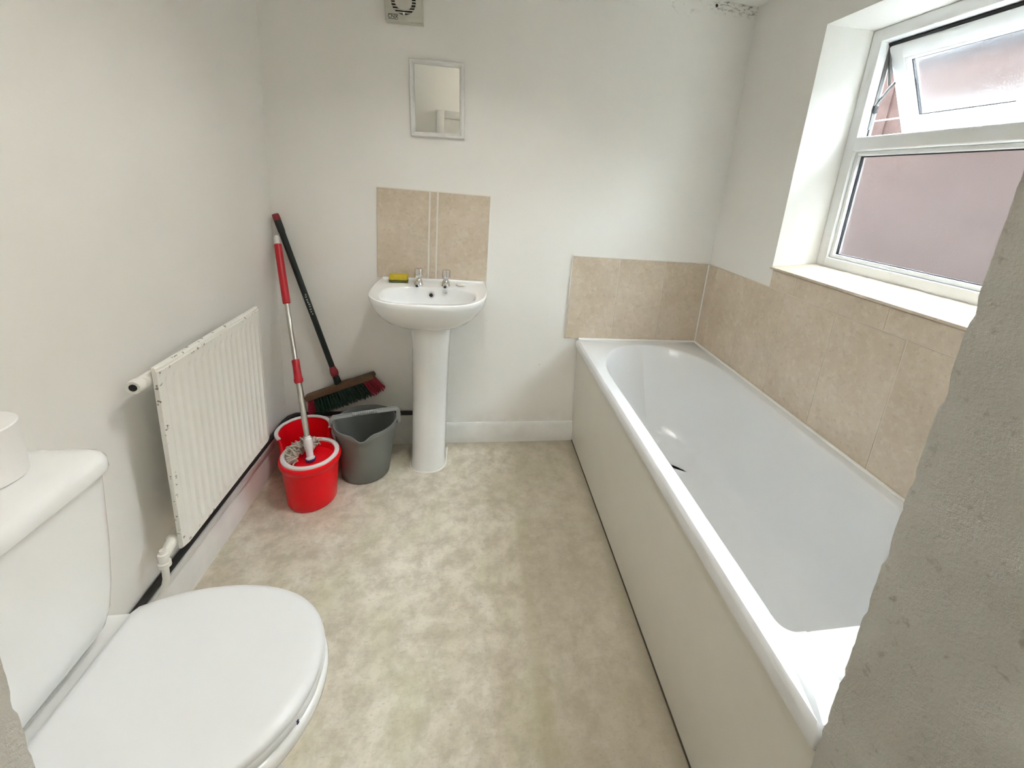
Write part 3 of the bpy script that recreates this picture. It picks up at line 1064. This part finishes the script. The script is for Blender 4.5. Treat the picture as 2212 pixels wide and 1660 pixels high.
# the pressed channel that carries the plug
obj('top_channel', tube(BM(), [(px_, RY0 + .03, pz_), (px_, RY1 - .03, pz_)], .016, 16), 'radiator_white', rad)
obj('bottom_channel', tube(BM(), [(px_, RY0 + .005, RZ0 + .03), (px_, RY1 - .03, RZ0 + .03)], .016, 16), 'radiator_white', rad)
# lockshield valve and its pipe running along the skirting
vy, vz = RY0 - .028, RZ0 + .002
v = BM()
tube(v, [(px_, RY0 + .01, RZ0 + .028), (px_, RY0 - .006, RZ0 + .02), (px_ - .004, vy, vz)], [.013, .014, .012], 14)
lathe(v, (px_ - .004, vy, vz - .034), [(.010, 0), (.015, .003), (.015, .016), (.0115, .018), (.0125, .034), (.0125, .046), (.009, .048), (.008, .058)], 18)
obj('valve', v, 'radiator_white', rad)
obj('pipe', tube(BM(), [(px_ - .004, vy, vz - .02), (px_ - .006, vy, vz - .075), (px_ - .014, vy - .004, vz - .115), (px_ - .026, vy - .02, vz - .142),
                        (.036, vy - .05, vz - .152), (.034, vy - .12, .137), (.034, -1.67, .135)], .0085, 12), 'radiator_white', rad)

# black pipe clipped along the two walls behind everything
bm = tube(BM(), [(.012, -1.675, .167), (.012, -.9, .167), (.012, -.06, .166), (.020, -.024, .168), (.05, -.013, .176), (.12, -.012, .180), (.66, -.012, .181)], .0108, 10)
obj('wall_pipe', bm, 'black_pipe', smooth=60, label='black pipe running along the wall above the skirting into the pedestal', cat='pipe')

# ------------------------------------------------------------------ grey bucket
GX, GY, GZ, GR0, GR1 = .427, -.219, .272, .106, .133
gb = empty('bucket', (GX, GY, 0), 'dark grey plastic bucket with a pouring lip beside the basin pedestal', 'bucket')
def gring(r, z, lip=0.0, n=64):
    out = []
    for i in range(n):
        a = 2 * math.pi * i / n
        d = abs(((a - (-math.pi / 2 + .12) + math.pi) % (2 * math.pi)) - math.pi)
        w_ = math.exp(-(d / .21) ** 2)
        out.append((GX + (r + lip * w_ * .75) * math.cos(a), GY + (r + lip * w_ * .75) * math.sin(a), z - .55 * lip * w_ * (1 if lip else 0)))
    return out
R_ = lambda z: GR0 + (GR1 - GR0) * z / GZ
bm = loft(BM(), [gring(.06, .002), gring(.098, .0), gring(.104, .004), gring(R_(.08), .08), gring(R_(.16), .16), gring(R_(.21), .21, .004), gring(R_(.245), .245, .016),
                 gring(R_(.25) + .001, .25, .022), gring(R_(.25) + .006, .252, .024), gring(R_(.25) + .008, .266, .028), gring(R_(.27) + .003, GZ, .030), gring(R_(.27) - .003, GZ, .030),
                 gring(R_(.26) - .005, .26, .024), gring(R_(.2) - .004, .2, .002), gring(R_(.1) - .004, .1), gring(.102, .010), gring(.05, .006)])
obj('body', bm, 'grey_plastic', gb, smooth=50)
# bail handle swung up, with a ribbed grip
ha = math.radians(24)
def hp(u, h):
    """point on the bail: u along its width, h height above the pivots; tipped towards the wall"""
    tl = math.radians(0)
    dx, dy = math.cos(.10), math.sin(.10)
    return Vector((GX + u * dx, GY + u * dy + h * math.sin(tl), .256 + h * math.cos(tl) + u * .11 * min(1, max(0, h) / .05)))
hw = GR1 + .012
path = [hp(-hw, -.004), hp(-hw, .030), hp(-hw * .98, .044), hp(-hw * .93, .051), hp(-.045, .053)]
hbm = BM()
def strap(bm, pts, w, t):
    rings = []
    for i, p in enumerate(pts):
        tg = (pts[min(i + 1, len(pts) - 1)] - pts[max(i - 1, 0)]).normalized()
        nrm = Vector((0, -.86, .5))
        nrm = (nrm - tg * nrm.dot(tg)).normalized()
        bi = tg.cross(nrm)
        rings.append([tuple(p + nrm * a * t / 2 + bi * b * w / 2) for a, b in ((-1, -1), (1, -1), (1, 1), (-1, 1))])
    return loft(bm, rings)
path += [Vector(hp(-u_, h_)) for u_, h_ in ((-.045, .053), (-hw * .93, .051), (-hw * .98, .044), (-hw, .030), (-hw, -.004))]
strap(hbm, path, .018, .005)
for s_ in (-1, 1):
    tube(hbm, [hp(s_ * hw * .95, .061), hp(s_ * .052, .061)], .0026, 6)
    tube(hbm, [hp(s_ * hw * .95, .044), hp(s_ * .052, .044)], .0026, 6)
hdl = obj('handle', hbm, 'grey_handle', gb, smooth=30)
gp = BM()
rs, ps = [], []
for i in range(37):
    t = i / 36
    ps.append(hp(-.055 + .11 * t, .053))
    rs.append(.0085 + .0014 * (1 if i % 3 == 1 else 0))
tube(gp, ps, rs, 14)
obj('grip', gp, 'grey_handle', hdl, smooth=30, label='ribbed grey grip')
for s_ in (-1, 1):
    p = hp(s_ * (hw - .006), 0)
    obj('pivot', lathe(BM(), (p.x - .006, p.y, p.z), [(.010, 0), (.010, .012)], 16, 'x'), 'grey_plastic', gb)

# ------------------------------------------------------------------ red mop bucket
rb = empty('mop_bucket', (.22, -.31, 0), 'red plastic mop bucket with a white rim and a wringer basket', 'bucket')
AF, AB = Vector((.248, -.388)), Vector((.158, -.205))     # centres of the front and back lobes
def two(rf, rb_, z, waist=.0, n=72, c=None):
    c = c or ((AF + AB) / 2)
    def inside(x, y):
        p = Vector((x, y))
        if (p - AF).length < rf or (p - AB).length < rb_:
            return True
        t = (p - AF).dot(AB - AF) / (AB - AF).length_squared
        if 0 < t < 1:
            r = rf + (rb_ - rf) * t - waist * math.sin(math.pi * t) ** 1.0
            return abs((p - AF).cross((AB - AF).normalized())) < r
        return False
    return [(x, y, z) for x, y in outline(inside, c, n, .4)]
RZ = .222
bm = loft(BM(), [two(.075, .072, .0), two(.090, .086, .002), two(.094, .090, .010), two(.099, .096, .08), two(.104, .101, .15), two(.107, .104, .180, .010),
                 two(.109, .106, .190, .016), two(.115, .112, .196, .016), two(.117, .114, .206, .016), two(.115, .112, .217, .016),
                 two(.106, .106, .219, .014), two(.103, .103, .21, .012), two(.098, .098, .15), two(.088, .086, .02), two(.06, .06, .014)])
obj('body', bm, 'red_plastic', rb, smooth=45)
# white rim over the back lobe
def arc_rim(c, r, a0, a1, n, z, w, h):
    rings = []
    for i in range(n + 1):
        a = a0 + (a1 - a0) * i / n
        d = Vector((math.cos(a), math.sin(a)))
        def P(rr_, zz):
            return (c[0] + d.x * rr_, c[1] + d.y * rr_, zz)
        rings.append([P(r - w / 2, z), P(r - w / 2, z + h * .7), P(r - w / 4, z + h), P(r + w / 4, z + h), P(r + w / 2, z + h * .7), P(r + w / 2, z)])
    return rings
ax = math.atan2((AB - AF).y, (AB - AF).x)
obj('rim', loft(BM(), arc_rim(AB, .108, ax - 1.95, ax + 1.95, 40, .217, .015, .008)), 'white_plastic', rb, smooth=50, label='white rim of the back half')
# wringer basket: white ring, red bowl with a raised centre
ringb = arc_rim(AF, .100, 0, 2 * math.pi, 48, .2185, .017, .010)
obj('basket_ring', loft(BM(), ringb[:-1] + [ringb[0]], False, False), 'white_plastic', rb, smooth=50, label='white basket ring')
obj('basket', lathe(BM(), (AF.x, AF.y, 0), [(.093, .222), (.090, .214), (.086, .192), (.070, .186), (.030, .190), (.020, .198), (.001, .198)], 48, 'z', False, True), 'red_plastic', rb, smooth=50)

# mop: sits in the basket, handle in the corner
mopb = Vector((AF.x + .004, AF.y - .012, .200))
mopt = Vector((.030, -.040, 1.078))
mop = empty('mop', mopb, 'string mop with a red grip and steel handle standing in the red bucket', 'mop')
def mp(t):
    return mopb + (mopt - mopb) * t
obj('socket', tube(BM(), [mp(.0), mp(.010), mp(.012), mp(.045), mp(.05), mp(.085), mp(.09), mp(.10)], [.017, .017, .013, .014, .017, .0165, .012, .012], 16), 'white_plastic', mop)
obj('lower_tube', tube(BM(), [mp(.098), mp(.335)], .0115, 16), 'steel', mop)
obj('twist_lock', tube(BM(), [mp(.33), mp(.335), mp(.345), mp(.36), mp(.405), mp(.43), mp(.435)], [.013, .0165, .0175, .015, .0142, .015, .012], 16), 'red_grip', mop)
obj('upper_tube', tube(BM(), [mp(.43), mp(.69)], .0095, 16), 'steel', mop)
obj('grip', tube(BM(), [mp(.685), mp(.688), mp(.70), mp(.83), mp(.958), mp(.960)], [.011, .0145, .0150, .0150, .0145, .011], 16), 'red_grip', mop)
obj('end_cap', tube(BM(), [mp(.958), mp(.962), mp(.992), mp(1.0)], [.011, .0118, .0112, .008], 14), 'white_plastic', mop)
obj('swivel_plate', lathe(BM(), (mopb.x, mopb.y, .1985), [(.020, 0), (.020, .006), (.015, .008)], 24), 'blue_mark', mop)
mb = BM()
for i in range(230):
    a = random.uniform(math.radians(95), math.radians(215))
    r0 = random.uniform(.045, .075)
    z0 = random.uniform(.200, .236)
    p = Vector((AF.x + r0 * math.cos(a), AF.y + r0 * math.sin(a), z0))
    pts = [p]
    d = Vector((math.cos(a), math.sin(a), random.uniform(.2, 1.0))).normalized()
    for s_ in range(4):
        d = (d + Vector((random.uniform(-.5, .5), random.uniform(-.5, .5), random.uniform(-.75, .15)))).normalized()
        q_ = pts[-1] + d * .012
        v2 = Vector((q_.x - AF.x, q_.y - AF.y))
        if v2.length > .088:
            v2 *= .088 / v2.length
            q_.x, q_.y = AF.x + v2.x, AF.y + v2.y
        q_.z = max(q_.z, .196)
        pts.append(q_)
    tube(mb, pts, .0034, 5)
obj('strings', mb, 'mop_cotton', mop, smooth=60, kind='stuff', label='tangled cream cotton strings')

# ------------------------------------------------------------------ broom
HB = Vector((.272, -.046, .354))          # middle of the wooden head
tilt = math.radians(22)
MBm = Matrix.Translation(HB) @ Matrix.Rotation(-tilt, 4, 'Y')
broom = empty('broom', HB, 'broom with a dark green handle, wooden head and green bristles', 'broom')
hd_ = BM()
rings = []
for u in (-.172, -.168, -.155, -.06, -.03, 0, .03, .06, .155, .168, .172):
    e = .6 if abs(u) > .171 else .9 if abs(u) > .167 else 1
    hh = .012 + (.006 if abs(u) < .035 else 0)
    rings.append([(u, -.024 * e, -.014 * e), (u, -.026 * e, 0), (u, -.022 * e, hh * e * .8), (u, -.012 * e, hh * e), (u, .012 * e, hh * e),
                  (u, .022 * e, hh * e * .8), (u, .026 * e, 0), (u, .024 * e, -.014 * e)])
loft(hd_, rings)
bmesh.ops.transform(hd_, matrix=MBm, verts=hd_.verts[:])
head = obj('head', hd_, 'broom_wood', broom, smooth=50)
gbm, rbm = BM(), BM()
for i in range(23):
    u = -.158 + .316 * i / 22
    for j in range(4):
        w_ = -.018 + .012 * j
        tb = rbm if (i < 2 or i > 18) else gbm
        for f in range(7):
            fl = Vector((random.gauss(0, .0045) + u * .16, random.gauss(0, .003) + w_ * .12, 0))
            L = random.uniform(.082, .092) * (1 - .12 * (1 if abs(u) > .14 else 0))
            b0 = Vector((u + random.gauss(0, .0018), w_ + random.gauss(0, .0015), -.013))
            b1 = b0 + Vector((fl.x, fl.y, -L))
            tube(tb, [tuple(MBm @ b0), tuple(MBm @ b1)], .0011, 4)
obj('bristles', gbm, 'green_bristle', broom, smooth=0, kind='stuff', label='dark green bristles')
obj('end_bristles', rbm, 'red_bristle', broom, smooth=0, kind='stuff', label='red bristles at the ends of the head')
bt = Vector((.026, -.028, 1.172))
bb = MBm @ Vector((-.004, 0, .012))
def bp_(t):
    return bb + (bt - bb) * t
obj('socket', tube(BM(), [bp_(-.012), bp_(.0), bp_(.045), bp_(.06)], [.018, .018, .015, .014], 14), 'dark_green_metal', broom)
obj('twist_lock', tube(BM(), [bp_(.055), bp_(.062), bp_(.08), bp_(.10), bp_(.115)], [.014, .0175, .019, .0155, .0125], 14), 'dark_red', broom)
obj('handle', tube(BM(), [bp_(.10), bp_(.97)], .0125, 16), 'dark_green_metal', broom)
obj('hand_grip', tube(BM(), [bp_(.90), bp_(.905), bp_(.966), bp_(.97)], [.0125, .0140, .0140, .0125], 16), 'dark_green_metal', broom)
obj('end_cap', tube(BM(), [bp_(.965), bp_(.968), bp_(.995), bp_(1.0)], [.013, .0145, .0140, .011], 14), 'dark_red', broom)
# worn silver print on the handle
dr = (bt - bb).normalized()
ctr = bp_(.50)
fc = (Vector((.8787, -2.0566, 1.4127)) - ctr)
fc = (fc - dr * fc.dot(dr)).normalized()
MT = Matrix((dr * -1, dr.cross(fc) * -1, fc)).transposed().to_4x4()
MT.translation = ctr + fc * .0123
pr = BM()
for i in range(9):
    a = -.05 + i * .012
    box(pr, a, a + random.uniform(.005, .010), random.uniform(-.006, -.002), random.uniform(.001, .005), 0, .0006, 0, 1, MT)
obj('print', pr, 'silver_print', broom, smooth=0, label='worn silver print')

# ------------------------------------------------------------------ toilet
TY = -1.392
toilet = empty('toilet', (.3, TY, 0), 'white close-coupled toilet with its lid closed', 'toilet')
def dshape(x0, xm, x1, hw, p=2.3, rear=3.6, back_w=.80):
    def inside(x, y):
        if x < x0:
            return False
        dy = abs(y - TY) / hw
        if x >= xm:
            return ((x - xm) / (x1 - xm)) ** p + dy ** p < 1
        t = (xm - x) / (xm - x0)
        return dy < 1 - (1 - back_w) * t ** 2.2
    return inside
ct = (.37, TY)
LID = outline(dshape(.208, .375, .622, .190, 2.15), ct, 96)
RIM = outline(dshape(.190, .375, .628, .196, 2.1), ct, 96)
cy0, cy1 = -1.222, -1.566
# pan
rings = [scaled(RIM, (.30, TY), .72, 0.0, -.005), scaled(RIM, (.30, TY), .73, .012, -.005), scaled(RIM, (.30, TY), .66, .06, -.015), scaled(RIM, (.30, TY), .60, .14, -.03),
         scaled(RIM, (.30, TY), .66, .22, -.02), scaled(RIM, (.30, TY), .82, .30, -.008), scaled(RIM, (.30, TY), .95, .365, 0), scaled(RIM, (.30, TY), .995, .395, 0),
         scaled(RIM, ct, 1.0, .410), scaled(RIM, ct, .992, .420), scaled(RIM, ct, .965, .425), scaled(RIM, ct, .6, .424)]
obj('pan', loft(BM(), rings), 'ceramic', toilet, smooth=50)
# shelf under the cistern
obj('cistern_shelf', loft(BM(), [rr(.012, .215, cy1 + .03, cy0 - .03, .03, .33), rr(.006, .228, cy1 + .005, cy0 - .005, .03, .40), rr(.006, .228, cy1 + .005, cy0 - .005, .03, .43), rr(.010, .224, cy1 + .01, cy0 - .01, .03, .438)]), 'ceramic', toilet, smooth=50)
# seat ring and lid
obj('seat', loft(BM(), [scaled(LID, ct, .985, .427), scaled(LID, ct, 1.0, .430), scaled(LID, ct, 1.0, .442), scaled(LID, ct, .99, .446), scaled(LID, ct, .7, .446)]), 'toilet_plastic', toilet, smooth=50)
obj('lid', loft(BM(), [scaled(LID, ct, .975, .4485), scaled(LID, ct, .998, .4495), scaled(LID, ct, 1.0, .453), scaled(LID, ct, .996, .460), scaled(LID, ct, .975, .4655), scaled(LID, ct, .93, .4685),
                       scaled(LID, ct, .88, .4695), scaled(LID, ct, .80, .4692), scaled(LID, ct, .5, .469)]), 'toilet_plastic', toilet, smooth=60)
for y in (TY - .08, TY + .08):
    obj('hinge', lathe(BM(), (.213, y - .02, .446), [(.010, 0), (.011, .003), (.011, .037), (.010, .04)], 16, 'y'), 'toilet_plastic', toilet)
text_mesh('5', .011, Matrix.Translation((.609, TY - .075, .4365)) @ Matrix.Rotation(math.radians(-25), 4, 'Z') @ Matrix.Rotation(math.pi / 2, 4, 'Z') @ Matrix.Rotation(math.pi / 2, 4, 'X'),
          'moulded_mark', 'blue_mark', toilet, .0012)
# cistern
def cst(z, i, dz=0):
    return rr(.008, .210 - i * .5, cy1 + i, cy0 - i, [.015, .036, .036, .015], z, 8, 4)
obj('cistern', loft(BM(), [cst(.452, .075), cst(.458, .055), cst(.475, .038), cst(.505, .028), cst(.56, .020), cst(.65, .012), cst(.795, .004), cst(.805, .006)]), 'ceramic', toilet, smooth=50)
def cl(z, i):
    return rr(.004 + i, .219 - i, cy1 - .006 + i, cy0 + .006 - i, [.015, .045 - i * .6, .045 - i * .6, .015], z, 8, 4)
obj('cistern_lid', loft(BM(), [cl(.8075, .006), cl(.8085, .001), cl(.812, 0), cl(.829, .001), cl(.838, .006), cl(.8435, .016), cl(.846, .034), cl(.8465, .05)]), 'ceramic', toilet, smooth=60)
obj('seam', loft(BM(), [rr(.012, .2095, cy1 + .0035, cy0 - .0035, [.015, .036, .036, .015], .804, 8, 4), rr(.012, .2095, cy1 + .0035, cy0 - .0035, [.015, .036, .036, .015], .809, 8, 4)]), 'gasket_black', toilet)

# toilet roll standing on the cistern
rl = empty('toilet_roll', (.092, -1.318, .8465), 'white toilet roll standing on the cistern lid', 'toilet roll')
obj('paper', lathe(BM(), (.092, -1.318, .8468), [(.022, .001), (.050, 0), (.053, .003), (.053, .098), (.051, .1), (.023, .1), (.022, .002)], 40, 'z', False, False), 'tissue', rl, smooth=40)
obj('core', lathe(BM(), (.092, -1.318, .8470), [(.0215, 0), (.0215, .0985), (.020, .0985), (.020, 0)], 28, 'z', False, False), 'card', rl)
